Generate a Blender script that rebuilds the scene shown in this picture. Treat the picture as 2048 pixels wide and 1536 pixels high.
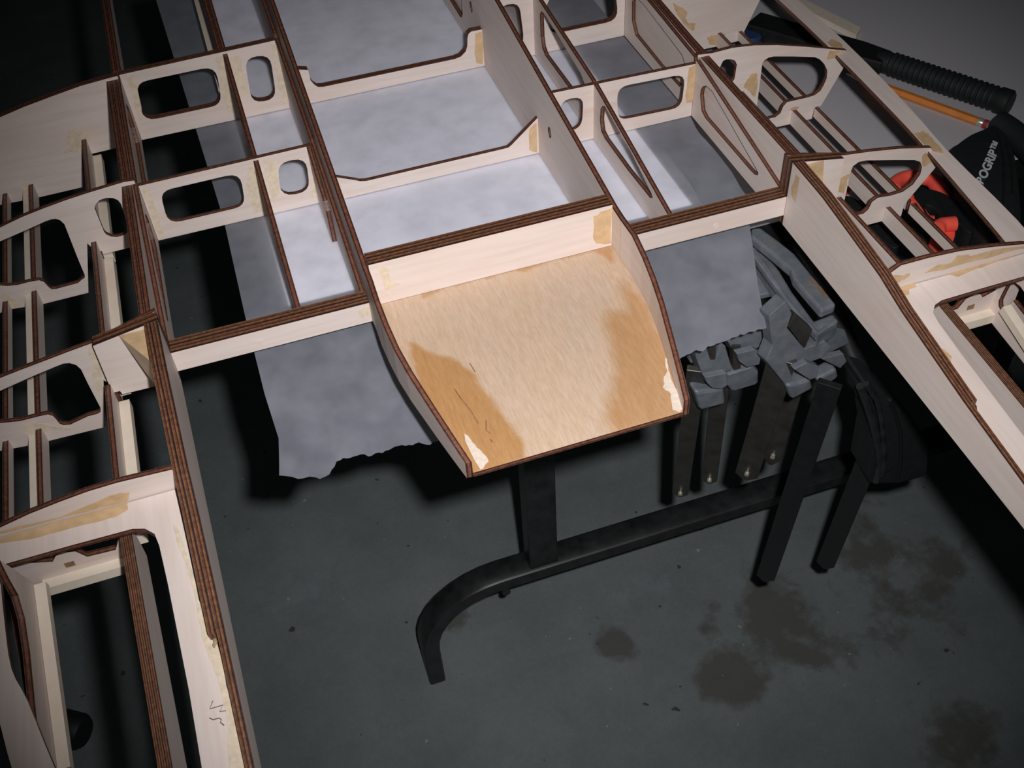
import bpy, bmesh, math, random
from mathutils import Vector, Matrix
from mathutils.geometry import tessellate_polygon
random.seed(7)
for o in list(bpy.data.objects):
    bpy.data.objects.remove(o)
S = bpy.context.scene
COL = S.collection

# ------------------------------------------------------------------ camera
F = 2143.8
RC = ((0.947485, -0.316075, -0.048674), (-0.261134, -0.676796, -0.688300), (0.184612, 0.664864, -0.723792))
CP = Vector((-44.38, -511.62, 472.35))          # mm
camd = bpy.data.cameras.new('camera'); cam = bpy.data.objects.new('camera', camd); COL.objects.link(cam)
camd.sensor_width = 36.0; camd.lens = F / 2048 * 36; camd.clip_start = 0.02; camd.clip_end = 50
ax, ay, az = Vector(RC[0]), -Vector(RC[1]), -Vector(RC[2])
M = Matrix((ax, ay, az)).transposed().to_4x4(); M.translation = CP * 0.001
cam.matrix_world = M
S.camera = cam
# ------------------------------------------------------------------ light
w = bpy.data.worlds.new('world'); S.world = w; w.use_nodes = True
w.node_tree.nodes['Background'].inputs[0].default_value = (0.85, 0.92, 1.0, 1)
w.node_tree.nodes['Background'].inputs[1].default_value = 0.006
fl = bpy.data.lights.new('camera_flash', 'SPOT'); flo = bpy.data.objects.new('camera_flash', fl); COL.objects.link(flo)
fl.energy = 25.5; fl.shadow_soft_size = 0.009; fl.spot_size = math.radians(74); fl.spot_blend = 1.0
fl.color = (0.99, 0.965, 0.97)
FM = M.copy(); FM.translation = (CP + ax * 37 + ay * 28) * 0.001
flo.matrix_world = FM
vs = S.view_settings
vs.view_transform = 'Standard'; vs.look = 'None'; vs.exposure = 0.0; vs.gamma = 1.0; vs.use_curve_mapping = False

# ------------------------------------------------------------------ helpers
def ray(u, v):
    a, b = (u - 1024) / F, (v - 768) / F
    return Vector([RC[0][i] * a + RC[1][i] * b + RC[2][i] for i in range(3)])
AX = {'x': 0, 'y': 1, 'z': 2}
def at(p, plane):
    """a point of the thing: world mm (3 numbers) or a sighting line (2 numbers) cut with the plane the piece lies in"""
    if len(p) == 3: return Vector(p)
    r = ray(*p)
    if plane[0] == 'p': return CP + r * ((plane[1] - CP).dot(plane[2]) / r.dot(plane[2]))
    k, v = AX[plane[0]], plane[1]
    return CP + r * ((v - CP[k]) / r[k])
def pts(plane, L): return [at(p, plane) for p in L]
def crop(ox, oy, s, L): return [(ox + a / s, oy + b / s) for a, b in L]
def fil(P, r, k=4):
    out = []; n = len(P)
    for i in range(n):
        a, b, c = P[i - 1], P[i], P[(i + 1) % n]
        d1, d2 = a - b, c - b; l1, l2 = d1.length, d2.length
        d1, d2 = d1 / l1, d2 / l2
        ang = d1.angle(d2); t = min(r / math.tan(ang / 2), l1 * .48, l2 * .48)
        p0, p2 = b + d1 * t, b + d2 * t
        for j in range(k + 1):
            q = j / k; out.append(p0 * (1 - q) ** 2 + b * 2 * q * (1 - q) + p2 * q * q)
    return out
def cr(P, n=4, closed=True):
    out = []; m = len(P)
    for i in range(m if closed else m - 1):
        if closed: a, b, c, d = P[i - 1], P[i], P[(i + 1) % m], P[(i + 2) % m]
        else: a, b, c, d = P[max(i - 1, 0)], P[i], P[i + 1], P[min(i + 2, m - 1)]
        for j in range(n):
            t = j / n
            out.append(0.5 * ((2 * b) + (c - a) * t + (2 * a - 5 * b + 4 * c - d) * t * t + (3 * b - a - 3 * c + d) * t ** 3))
    if not closed: out.append(P[-1])
    return out
def jag(P, n=4, amp=.6, ax_skip=None):
    out = []; m = len(P)
    for i in range(m):
        a, b = P[i], P[(i + 1) % m]
        for j in range(n):
            q = a.lerp(b, j / n); out.append(q + Vector([0 if k == ax_skip else random.uniform(-amp, amp) for k in range(3)]))
    return out
class MB:
    def __init__(s): s.v = []; s.f = []; s.m = []; s.uv = []
    def poly(s, P, mi=0, uv=None):
        i = len(s.v); s.v += [Vector(p) for p in P]; s.f.append(list(range(i, i + len(P)))); s.m.append(mi)
        s.uv.append(uv or [(0, 0)] * len(P))
    def sheet(s, outline, holes, ext, layers=1, mf=0, me=1):
        loops = [outline] + list(holes); ext = Vector(ext)
        flat = [p for l in loops for p in l]
        for a, b, c in tessellate_polygon(loops):
            s.poly([flat[a], flat[b], flat[c]], mf); s.poly([flat[a] + ext, flat[c] + ext, flat[b] + ext], mf)
        for l in loops:
            d = 0
            for i in range(len(l)):
                a, b = l[i], l[(i + 1) % len(l)]; e = (b - a).length
                s.poly([a, b, b + ext, a + ext], me, [(d, 0), (d + e, 0), (d + e, layers), (d, layers)]); d += e
    def box(s, x0, x1, y0, y1, z0, z1, mi=0):
        c = [Vector((x, y, z)) for z in (z0, z1) for y in (y0, y1) for x in (x0, x1)]
        for q in ((0, 2, 3, 1), (4, 5, 7, 6), (0, 1, 5, 4), (2, 6, 7, 3), (0, 4, 6, 2), (1, 3, 7, 5)): s.poly([c[i] for i in q], mi)
    def tube(s, path, r, n=12, mi=0, caps=True, prof=None, up=None):
        rings = []; m = len(path)
        for i, p in enumerate(path):
            t = (path[min(i + 1, m - 1)] - path[max(i - 1, 0)]).normalized()
            u = Vector(up) if up else (Vector((0, 0, 1)) if abs(t.z) < .9 else Vector((0, 1, 0)))
            a = t.cross(u).normalized(); b = a.cross(t).normalized()
            rr = r[i] if isinstance(r, (list, tuple)) else r
            if prof: rings.append([p + a * x * rr + b * y * rr for x, y in prof])
            else: rings.append([p + a * math.cos(2 * math.pi * k / n) * rr + b * math.sin(2 * math.pi * k / n) * rr for k in range(n)])
        for i in range(m - 1):
            A, B = rings[i], rings[i + 1]; q = len(A)
            for k in range(q): s.poly([A[k], A[(k + 1) % q], B[(k + 1) % q], B[k]], mi)
        if caps: s.poly(rings[0][::-1], mi); s.poly(rings[-1], mi)
    def build(s, name, mats, parent=None, smooth=None, bevel=0, label=None):
        bm = bmesh.new(); uvl = bm.loops.layers.uv.new('UVMap'); cache = {}
        for P, mi, uv in zip(s.f, s.m, s.uv):
            vv = []
            for i in P:
                k = tuple(round(c, 3) for c in s.v[i])
                if k not in cache: cache[k] = bm.verts.new(s.v[i] * 0.001)
                vv.append(cache[k])
            if len(set(vv)) < 3: continue
            try: f = bm.faces.new(vv)
            except ValueError: continue
            f.material_index = mi
            for l, t in zip(f.loops, uv): l[uvl].uv = t
        bmesh.ops.recalc_face_normals(bm, faces=bm.faces)
        me = bpy.data.meshes.new(name); bm.to_mesh(me); bm.free()
        for m in (mats if isinstance(mats, (list, tuple)) else [mats]): me.materials.append(m)
        o = bpy.data.objects.new(name, me); COL.objects.link(o)
        if smooth is not None:
            me.set_sharp_from_angle(angle=math.radians(smooth))
            for p in me.polygons: p.use_smooth = True
        if bevel:
            b = o.modifiers.new('bevel', 'BEVEL'); b.width = bevel * .001; b.segments = 2; b.limit_method = 'ANGLE'
        if parent is not None: child(o, parent)
        if label: o['label'] = label
        return o
BASE = {}
def child(o, p):
    o.parent = p
    loc = BASE.get(p.name)
    if loc is not None: o.matrix_parent_inverse = Matrix.Translation(-loc)
def thing(name, label, cat, loc, group=None):
    o = bpy.data.objects.new(name, None); COL.objects.link(o); o.empty_display_size = .02
    loc = Vector(loc) * .001; o.location = loc; BASE[o.name] = loc
    return tag(o, label, cat, group)
def tag(o, label, cat, group=None):
    o['label'] = label; o['category'] = cat
    if group: o['group'] = group
    return o

# ------------------------------------------------------------------ materials
def mat(name):
    m = bpy.data.materials.new(name); m.use_nodes = True
    nt = m.node_tree; return m, nt, nt.nodes['Principled BSDF']
def N(nt, t, **kw):
    n = nt.nodes.new(t)
    for k, v in kw.items(): setattr(n, k, v)
    return n
def noise(nt, scale, coords='Object', vec=None, detail=4, rough=.55):
    tc = N(nt, 'ShaderNodeTexCoord'); mp = N(nt, 'ShaderNodeMapping'); nz = N(nt, 'ShaderNodeTexNoise')
    mp.inputs['Scale'].default_value = vec or (1, 1, 1)
    nz.inputs['Scale'].default_value = scale; nz.inputs['Detail'].default_value = detail; nz.inputs['Roughness'].default_value = rough
    nt.links.new(tc.outputs[coords], mp.inputs[0]); nt.links.new(mp.outputs[0], nz.inputs['Vector'])
    return nz.outputs['Fac']
def ramp(nt, fac, stops, interp='LINEAR'):
    r = N(nt, 'ShaderNodeValToRGB'); r.color_ramp.interpolation = interp
    e = r.color_ramp.elements
    e.remove(e[1])
    e[0].position = stops[0][0]; e[0].color = (*stops[0][1], 1)
    for p, c in stops[1:]: e.new(p).color = (*c, 1)
    nt.links.new(fac, r.inputs[0]); return r.outputs[0]
def mix(nt, fac, a, b, mode='MIX'):
    m = N(nt, 'ShaderNodeMix', data_type='RGBA', blend_type=mode)
    for s, v in ((0, fac), (6, a), (7, b)):
        if isinstance(v, (int, float)): m.inputs[s].default_value = v
        elif isinstance(v, tuple): m.inputs[s].default_value = (*v, 1)
        else: nt.links.new(v, m.inputs[s])
    return m.outputs[2]
def bump(nt, b, fac, strength, dist=.0005):
    n = N(nt, 'ShaderNodeBump'); n.inputs['Strength'].default_value = strength; n.inputs['Distance'].default_value = dist
    nt.links.new(fac, n.inputs['Height']); nt.links.new(n.outputs[0], b.inputs['Normal'])
def simple(name, c, rough=.5, metal=0, spec=.5, var=.12, scale=120):
    m, nt, b = mat(name)
    f = noise(nt, scale)
    col = ramp(nt, f, [(.3, tuple(x * (1 - var) for x in c)), (.7, tuple(min(1, x * (1 + var)) for x in c))])
    nt.links.new(col, b.inputs['Base Color']); b.inputs['Roughness'].default_value = rough
    b.inputs['Metallic'].default_value = metal; b.inputs['Specular IOR Level'].default_value = spec
    return m
def ply_face(name, vec, a=(.70, .608, .56), c=(.63, .535, .48)):
    m, nt, b = mat(name)
    g = noise(nt, 260, vec=vec, detail=5); big = noise(nt, 22, vec=tuple(.25 + v * .75 for v in vec), detail=3)
    col = ramp(nt, g, [(.25, c), (.6, a)])
    col = mix(nt, ramp(nt, big, [(.52, (0, 0, 0)), (.78, (1, 1, 1))]), col, mix(nt, .5, col, (.64, .49, .40)))
    line = noise(nt, 60, vec=tuple(v * 1.0 for v in vec), detail=2)
    col = mix(nt, ramp(nt, line, [(.70, (0, 0, 0)), (.74, (.35, .35, .35))]), col, (.62, .40, .29))
    nt.links.new(col, b.inputs['Base Color']); b.inputs['Roughness'].default_value = .55; b.inputs['Specular IOR Level'].default_value = .3
    bump(nt, b, g, .12, .0003)
    return m
PX = ply_face('birch_ply_grain_x', (.06, 1, 1)); PY = ply_face('birch_ply_grain_y', (1, .06, 1)); PZ = ply_face('birch_ply_grain_z', (1, 1, .06))
BALSA = ply_face('pale_balsa', (.5, .5, .5), (.78, .69, .57), (.72, .63, .51))
def ply_edge(name, stops):
    m, nt, b = mat(name)
    tc = N(nt, 'ShaderNodeTexCoord'); sp = N(nt, 'ShaderNodeSeparateXYZ'); nt.links.new(tc.outputs['UV'], sp.inputs[0])
    fr = N(nt, 'ShaderNodeMath', operation='FRACT'); nt.links.new(sp.outputs[1], fr.inputs[0])
    col = ramp(nt, fr.outputs[0], stops)
    f = noise(nt, 420, detail=6)
    col = mix(nt, .8, col, ramp(nt, f, [(.35, (.6, .58, .58)), (.65, (1.35, 1.3, 1.25))]), 'MULTIPLY')
    nt.links.new(col, b.inputs['Base Color']); b.inputs['Roughness'].default_value = .48; b.inputs['Specular IOR Level'].default_value = .5
    bump(nt, b, f, .5, .0006)
    return m
EDGE = ply_edge('burnt_ply_edge', [(0, (.24, .14, .07)), (.07, (.035, .015, .014)), (.2, (.04, .017, .015)), (.3, (.16, .06, .036)), (.62, (.18, .07, .04)), (.74, (.06, .024, .019)), (.9, (.03, .013, .013)), (1, (.20, .11, .06))])
EDGE2 = ply_edge('laminated_ply_edge', [(0, (.10, .045, .028)), (.1, (.03, .013, .013)), (.24, (.035, .015, .014)), (.32, (.155, .07, .032)), (.5, (.21, .105, .045)), (.58, (.06, .024, .018)), (.68, (.05, .02, .017)), (.76, (.15, .06, .032)), (.9, (.13, .05, .03)), (1, (.26, .15, .06))])
GLUE = simple('tan_glue', (.555, .385, .22), .35, var=.14, scale=160)
GLUEY = simple('pale_yellow_glue', (.665, .565, .43), .3, var=.12, scale=300)
GLUEW = simple('white_glue', (.66, .57, .48), .3, var=.1, scale=500)
GLOSS = simple('clear_glue_bead', (.34, .25, .15), .05, spec=1.0)
PENCILMARK = simple('pencil_mark', (.16, .12, .11), .6)
def floor_panel_mat():
    m, nt, b = mat('stained_ply_floor')
    at_ = N(nt, 'ShaderNodeAttribute'); at_.attribute_name = 'stain'
    g = noise(nt, 420, vec=(1.6, .22, 1), detail=6, rough=.75); big = noise(nt, 30, vec=(1, .5, 1), detail=4)
    dry = ramp(nt, g, [(.3, (.455, .32, .215)), (.65, (.58, .455, .355))])
    dry = mix(nt, ramp(nt, big, [(.35, (0, 0, 0)), (.75, (1, 1, 1))]), dry, mix(nt, .3, dry, (.60, .39, .22)))
    wet = ramp(nt, g, [(.28, (.36, .18, .065)), (.65, (.46, .25, .10))])
    sep = N(nt, 'ShaderNodeSeparateColor'); nt.links.new(at_.outputs['Color'], sep.inputs[0])
    col = mix(nt, sep.outputs[0], dry, wet)
    nt.links.new(col, b.inputs['Base Color']); b.inputs['Roughness'].default_value = .42
    bump(nt, b, g, .15, .0003)
    return m
PFLOOR = floor_panel_mat()
def wax_mat():
    m, nt, b = mat('wax_paper')
    nt.nodes.remove(b)
    out = nt.nodes['Material Output']
    f = noise(nt, 55, detail=6)
    c = ramp(nt, f, [(.3, (.115, .122, .145)), (.7, (.17, .178, .205))])
    d = N(nt, 'ShaderNodeBsdfDiffuse'); t = N(nt, 'ShaderNodeBsdfTranslucent'); g = N(nt, 'ShaderNodeBsdfGlossy'); a = N(nt, 'ShaderNodeAddShader'); mx = N(nt, 'ShaderNodeMixShader')
    nt.links.new(c, d.inputs[0]); nt.links.new(ramp(nt, noise(nt, 38, detail=7, rough=.65), [(.34, (.725, .725, .75)), (.55, (.79, .79, .82))]), t.inputs[0]); g.inputs['Roughness'].default_value = .38
    nt.links.new(d.outputs[0], a.inputs[0]); nt.links.new(t.outputs[0], a.inputs[1])
    mx.inputs[0].default_value = .035
    nt.links.new(a.outputs[0], mx.inputs[1]); nt.links.new(g.outputs[0], mx.inputs[2]); nt.links.new(mx.outputs[0], out.inputs[0])
    return m
WAX = wax_mat()
BOARDM = simple('white_melamine', (.88, .88, .90), .4, var=.03, scale=14)
def concrete():
    m, nt, b = mat('painted_concrete')
    tc = N(nt, 'ShaderNodeTexCoord')
    base = ramp(nt, noise(nt, 9, detail=8, rough=.65), [(.3, (.165, .198, .196)), (.7, (.235, .268, .268))])
    fine = noise(nt, 240, detail=5)
    base = mix(nt, .35, base, ramp(nt, fine, [(.3, (.8, .8, .8)), (.7, (1.15, 1.15, 1.15))]), 'MULTIPLY')
    st = noise(nt, 5.2, detail=9, rough=.7)
    def blotch(x, y, r):
        v = N(nt, 'ShaderNodeVectorMath', operation='DISTANCE'); v.inputs[1].default_value = (x, y, FZ * .001)
        nt.links.new(tc.outputs['Object'], v.inputs[0])
        mm = N(nt, 'ShaderNodeMapRange'); mm.inputs[1].default_value = r; mm.inputs[2].default_value = r * .25
        nt.links.new(v.outputs[1] if v.outputs[1].type == 'VALUE' else v.outputs['Value'], mm.inputs[0]); return mm.outputs[0]
    tot = None
    for x, y, r in BLOT:
        q = blotch(x, y, r)
        if tot is None: tot = q
        else:
            mx = N(nt, 'ShaderNodeMath', operation='MAXIMUM'); nt.links.new(tot, mx.inputs[0]); nt.links.new(q, mx.inputs[1]); tot = mx.outputs[0]
    ad = N(nt, 'ShaderNodeMath', operation='MULTIPLY_ADD'); nt.links.new(tot, ad.inputs[0]); ad.inputs[1].default_value = .24; nt.links.new(st, ad.inputs[2])
    base = mix(nt, ramp(nt, ad.outputs[0], [(.66, (0, 0, 0)), (.74, (.72, .72, .72))]), base, (.095, .088, .077))
    sp = noise(nt, 75, detail=2); base = mix(nt, ramp(nt, sp, [(.735, (0, 0, 0)), (.76, (.5, .5, .5))]), base, (.6, .56, .50))
    dk = noise(nt, 70, detail=1); base = mix(nt, ramp(nt, dk, [(.205, (.8, .8, .8)), (.225, (0, 0, 0))]), base, (.04, .038, .036))
    pale = noise(nt, 7, detail=7, rough=.7); base = mix(nt, ramp(nt, pale, [(.60, (0, 0, 0)), (.68, (.30, .30, .30))]), base, (.30, .35, .40))
    nt.links.new(base, b.inputs['Base Color']); b.inputs['Roughness'].default_value = .5; b.inputs['Specular IOR Level'].default_value = .35
    bump(nt, b, fine, .1, .001)
    return m
FZ = -748
BLOT = []
for (u, v, r) in ((1470, 1340, .085), (1600, 1270, .11), (1560, 1235, .13), (1400, 1240, .06), (1230, 1290, .05), (1420, 1210, .04), (1800, 1120, .20), (900, 1230, .05), (1930, 1480, .13)):
    p = at((u, v), ('z', FZ)) * .001; BLOT.append((p.x, p.y, r))
CONC = concrete()
TABLEM = simple('grey_laminate', (.54, .53, .555), .45, var=.06, scale=700)
BLACKMETAL = simple('black_painted_steel', (.020, .022, .023), .42, var=.5, scale=60)
BLACKP = simple('black_plastic', (.012, .013, .014), .38, var=.2)
BLACKR = simple('black_rubber', (.011, .014, .015), .6, var=.2)
def cast():
    m, nt, b = mat('grey_cast_metal')
    col = ramp(nt, noise(nt, 90, detail=6), [(.3, (.095, .112, .13)), (.7, (.16, .18, .20))])
    col = mix(nt, ramp(nt, noise(nt, 34, detail=7, rough=.7), [(.56, (0, 0, 0)), (.70, (.55, .55, .55))]), col, (.15, .115, .085))
    nt.links.new(col, b.inputs['Base Color']); b.inputs['Roughness'].default_value = .48; b.inputs['Metallic'].default_value = .1
    bump(nt, b, noise(nt, 300, detail=5), .25, .0006); return m
GREYCAST = cast()
STEELBAR = simple('dark_steel_bar', (.062, .058, .052), .4, metal=.5, var=.3, scale=70)
RUST = simple('rust', (.17, .095, .05), .8)
RED = simple('orange_red_plastic', (.90, .105, .07), .45, var=.08)
PENCILY = simple('orange_pencil_paint', (.62, .21, .04), .4, var=.1)
FERR = simple('ferrule', (.60, .56, .44), .3, metal=.6)
DARKRED = simple('ferrule_band', (.30, .03, .05), .5)
BLUE = simple('blue_plastic', (.02, .05, .12), .5)
WHITEINK = simple('white_print', (.62, .66, .68), .6, var=.05)
DARKWOOD = simple('dark_stained_block', (.05, .045, .04), .7)

# ------------------------------------------------------------------ setting: floor
m_ = MB(); m_.box(-2500, 3200, -1500, 4200, FZ - 60, FZ)
fo = m_.build('floor', CONC); fo['kind'] = 'structure'; fo['label'] = 'dark grey painted concrete floor with stains'

# ------------------------------------------------------------------ the table
m_ = MB(); m_.box(-2500, 3200, 3000, 3100, FZ, FZ + 2600)
wb = m_.build('wall_back', simple('grey_wall_paint', (.35, .35, .36), .8)); wb['kind'] = 'structure'; wb['label'] = 'plain workshop wall behind the table'
tb = thing('folding_table', 'grey topped table with black steel tube legs on concrete floor', 'table', (370, 160, FZ))
TZ = -90
m_ = MB(); m_.sheet(fil([Vector((-12, 102, TZ)), Vector((900, 102, TZ)), Vector((900, 900, TZ)), Vector((-12, 900, TZ))], 25), [], (0, 0, -24), mf=0, me=1)
top = m_.build('tabletop', [TABLEM, BLACKP], tb, bevel=2)
LY = 170.0
SQ = [(-.5, -.95), (.5, -.95), (.62, -.8), (.62, .8), (.5, .95), (-.5, .95), (-.62, .8), (-.62, -.8)]
e0 = at((860, 1352), ('y', LY)); 
zt = -580.0
def legpath():
    L = []
    for i in range(9):
        a = math.pi / 2 * i / 8
        L.append((1 - math.cos(a), math.sin(a)))
    return L
xl, xr = 18.0, 880.0; RB = 95.0
path = [Vector((xl, LY, FZ))] + [Vector((xl + RB * a, LY, zt - RB + RB * b)) for a, b in legpath()] + [Vector((xr - RB * a, LY, zt - RB + RB * b)) for a, b in legpath()[::-1]] + [Vector((xr, LY, FZ))]
m_ = MB(); m_.tube(path, 16.5, prof=SQ, up=(0, 1, 0)); m_.build('leg', BLACKMETAL, tb, smooth=40)
for px in (165, 735):
    m_ = MB(); m_.box(px - 17, px + 17, LY - 12, LY + 12, zt, TZ - 24); m_.build('post', BLACKMETAL, tb, bevel=2)
path2 = [p + Vector((0, 560, 0)) for p in path]
m_ = MB(); m_.tube(path2, 16.5, prof=SQ, up=(0, 1, 0)); m_.build('leg', BLACKMETAL, tb, smooth=40)
for px in (165, 735):
    m_ = MB(); m_.box(px - 17, px + 17, LY + 548, LY + 572, zt, TZ - 24); m_.build('post', BLACKMETAL, tb, bevel=2)
# bolts on the near leg
m_ = MB(); q = at((1012, 1182), ('y', LY - 13)); m_.tube([q, q + Vector((0, -3, 0))], 5, 10); m_.build('bolt', STEELBAR, tb)

# riser and building board, wax paper
m_ = MB(); m_.box(-8, 235, 106, 560, TZ, -10); tag(m_.build('riser_block', DARKWOOD, bevel=2), 'dark block under the white building board, hidden below the wax paper', 'block')
m_ = MB(); m_.box(-40, 253, 44, 570, -10, -1.2); tag(m_.build('building_board', BOARDM, bevel=.6), 'white smooth board under the wax paper and the plywood frame', 'board')

def lerpt(T, y):
    for (a, b) in zip(T, T[1:]):
        if a[0] >= y >= b[0]:
            t = (a[0] - y) / (a[0] - b[0]); return [a[i] + (b[i] - a[i]) * t for i in range(1, len(a))]
    return list(T[-1][1:])
LT = [(560, -83, -.6), (266, -72, -.6), (154, -68, -.6), (44, -69, -.6), (22, -69, -6), (-18, -69, -14), (-47, -67.6, -21), (-70, -65.8, -27), (-95, -64, -33)]
RT = [(560, 300, -.6), (148, 300, -.6), (128, 296, -.6), (102, 299, -3), (74, 299.5, -5), (49, 297.5, -8), (18, 287, -15), (-19, 275, -27), (-58, 263, -36), (-95, 252, -44)]
m_ = MB(); ny, nx = 110, 150; G = []
rj = random.Random(3); tear = [0]
for i in range(nx + 1): tear.append(tear[-1] * .8 + rj.uniform(-1.6, 1.6))
for j in range(ny + 1):
    row = []
    for i in range(nx + 1):
        s = i / nx
        yend = -77 + 21 * max(0, (s - .30) / .70) ** .9 + tear[i] * .8
        if s < .09: yend += -9 * math.sin(s / .09 * math.pi) + 2
        t = j / ny
        y = 560 + (44 - 560) * t / .55 if t < .55 else 44 + (yend - 44) * (t - .55) / .45
        x0, z0 = lerpt(LT, y); x1, z1 = lerpt(RT, y)
        x = x0 + (x1 - x0) * s; z = z0 + (z1 - z0) * s
        if t > .9 and s < .04: x -= 7 * (t - .9) / .1 * (1 - s / .04)
        z += -2.0 * max(0, (20 - y) / 100) * math.sin(s * math.pi)
        if y < 40: z += .9 * math.sin(x * .07 + y * .05) * min(1, (40 - y) / 60) + .5 * math.sin(x * .19 - y * .11) * min(1, (40 - y) / 60)
        if t > .9 and s < .26: z += 8 * ((t - .9) / .1) ** 1.5 * (abs(math.sin(s * 41)) * .7 + abs(math.sin(s * 97 + 1)) * .3) * (1 - s / .26)
        if -50 < x < 263 and y > 35: z = max(z, -.7)
        row.append(Vector((x, y, z)))
    G.append(row)
for j in range(ny):
    for i in range(nx): m_.poly([G[j][i], G[j][i + 1], G[j + 1][i + 1], G[j + 1][i]])
tag(m_.build('wax_paper_sheet', WAX, smooth=60), 'translucent wax paper sheet with torn front edge, spread under the frame', 'paper')

# ------------------------------------------------------------------ the plywood frame
fr = thing('plywood_model_frame', 'cream plywood model frame of glued ribs, longerons and stringers', 'model frame', (92.3, 60, 0))
X0 = 92.3
T = 3.6
def X(s, u): return X0 + s * u
def sheet(name, plane, outline, holes=(), t=T, ext=None, layers=1, grain=None, raw=False, parent=None, mats=None):
    if ext is None: ext = {'x': (t, 0, 0), 'y': (0, t, 0), 'z': (0, 0, -t)}[plane[0]]
    O = outline if raw else pts(plane, outline)
    g = grain or {'x': PY, 'y': PX, 'z': PY}[plane[0]]
    m = MB(); m.sheet(O, holes, ext, layers)
    return m.build(name, mats or [g, EDGE], parent or fr)
def glue(par, plane, L, kind=None, off=.22, amp=.5, n=3):
    if plane[0] == 'p':
        P = jag(pts(('p', plane[1] + plane[2] * .12, plane[2]), L), n, amp, 2)
        m = MB(); m.sheet(P, [], plane[2] * .2, 1, 0, 0); return m.build('glue_stain', kind or GLUE, par)
    k = AX[plane[0]]; v = plane[1]
    s = -1 if CP[k] < v else 1
    pl = (plane[0], v + s * (off - .1))
    P = jag(pts(pl, L), n, amp, k)
    e = [0, 0, 0]; e[k] = s * .2
    m = MB(); m.sheet(P, [], e, 1, 0, 0)
    return m.build('glue_stain', kind or GLUE, par)
YA, YB, YC, YD = 285.0, 148.0, 0.0, -113.0
def yz(x, L): return [Vector((x, y, z)) for y, z in L]
def lt(y): return 50.1 + .1195 * y

# longerons, with the curved nose part
nose = [(-14, 172.6, 12, 50), (-30, 173.0, 14, 50), (-48, 172.4, 15.5, 46.5), (-66, 170.9, 16.3, 42.5), (-84, 168.2, 16.4, 39.5), (-98, 165.4, 16.4, 37.2), (-115, 162.0, 16.4, 34.6), (-134, 158.0, 16.4, 31.6), (-151, 154.2, 16.4, 28.6)]
nz_ = []
for a, b in zip(nose, nose[1:]):
    for t in (0, .5): nz_.append(tuple(p + (q - p) * t for p, q in zip(a, b)))
nz_.append(nose[-1])
lon = {}
for s in (-1, 1):
    xi = X(s, 80.2); pl = ('x', xi)
    out = yz(xi, [(540, 0), (-14, 0), (-14, 12), (-14, 50), (0, 50.2), (120, lt(120)), (240, lt(240)), (540, lt(540) - 6)])
    out = yz(xi, [(540, 0), (16, 0), (0, 8), (-14, 12), (-14, 50), (0, 50.2), (120, lt(120)), (240, lt(240)), (540, lt(540) - 6)])
    holes = []
    for c, r in (((1099, 265), 4.6), ((942, 13.7), 5.0)):
        q = at(c, ('x', X(1, 80.2)))
        holes.append([Vector((xi, q.y + r * .8 * math.cos(k * math.pi / 6), q.z + r * math.sin(k * math.pi / 6))) for k in range(12)])
    V = pts(('x', X(1, 80.2)), crop(880, 0, 5.12, [(100, 0), (205, 172), (222, 180), (232, 150), (222, 0), (205, -200), (20, -130)]))
    holes.append([Vector((xi, p.y, p.z)) for p in V])
    m = MB(); m.sheet(out, holes, (s * 3.8, 0, 0))
    for (y0, a0, b0, t0), (y1, a1, b1, t1) in zip(nz_, nz_[1:]):
        f = lambda a: X0 + s * (a - X0)
        A = [Vector((f(a0), y0, b0)), Vector((f(a1), y1, b1)), Vector((f(a1), y1, t1)), Vector((f(a0), y0, t0))]
        e = Vector((s * 3.8, 0, 0)); B = [p + e for p in A]
        m.poly(A, 0); m.poly(B[::-1], 0)
        m.poly([A[3], A[2], B[2], B[3]], 1, [(-y0, 0), (-y1, 0), (-y1, 1), (-y0, 1)])
        m.poly([A[0], A[1], B[1], B[0]], 1, [(-y0, 0), (-y1, 0), (-y1, 1), (-y0, 1)])
    y1, a1, b1, t1 = nz_[-1]; A = [Vector((f(a1), y1, b1)), Vector((f(a1), y1, t1))]
    m.poly([A[0], A[1], A[1] + e, A[0] + e], 1, [(0, 0), (t1 - b1, 0), (t1 - b1, 1), (0, 1)])
    lon[s] = m.build('longeron', [PY, EDGE], fr)
    # outer doubler strips along the longeron, between the ribs
    xo = X(s, 84.1)
    for L in ([(12.5, 4), (YB - .2, 0), (YB - .2, 50.5), (12.5, 25)], [(YB + T + .2, 0), (YA - .2, 0), (YA - .2, 62), (YB + T + .2, 51)], [(YA + 7, 0), (540, 0), (540, 80), (YA + 7, 62.5)]):
        sheet('longeron_doubler', ('x', xo), yz(xo, L), ext=(s * 3.4, 0, 0), raw=True)
# small tapering plate on the left longeron ahead of the rib
xw = X(-1, 87.6)
wp = sheet('corner_plate', ('x', xw), yz(xw, [(YB - .3, 0), (99, 0), (99, 27), (104, 32), (YB - .3, 49)]), ext=(-3.4, 0, 0), raw=True)

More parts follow.
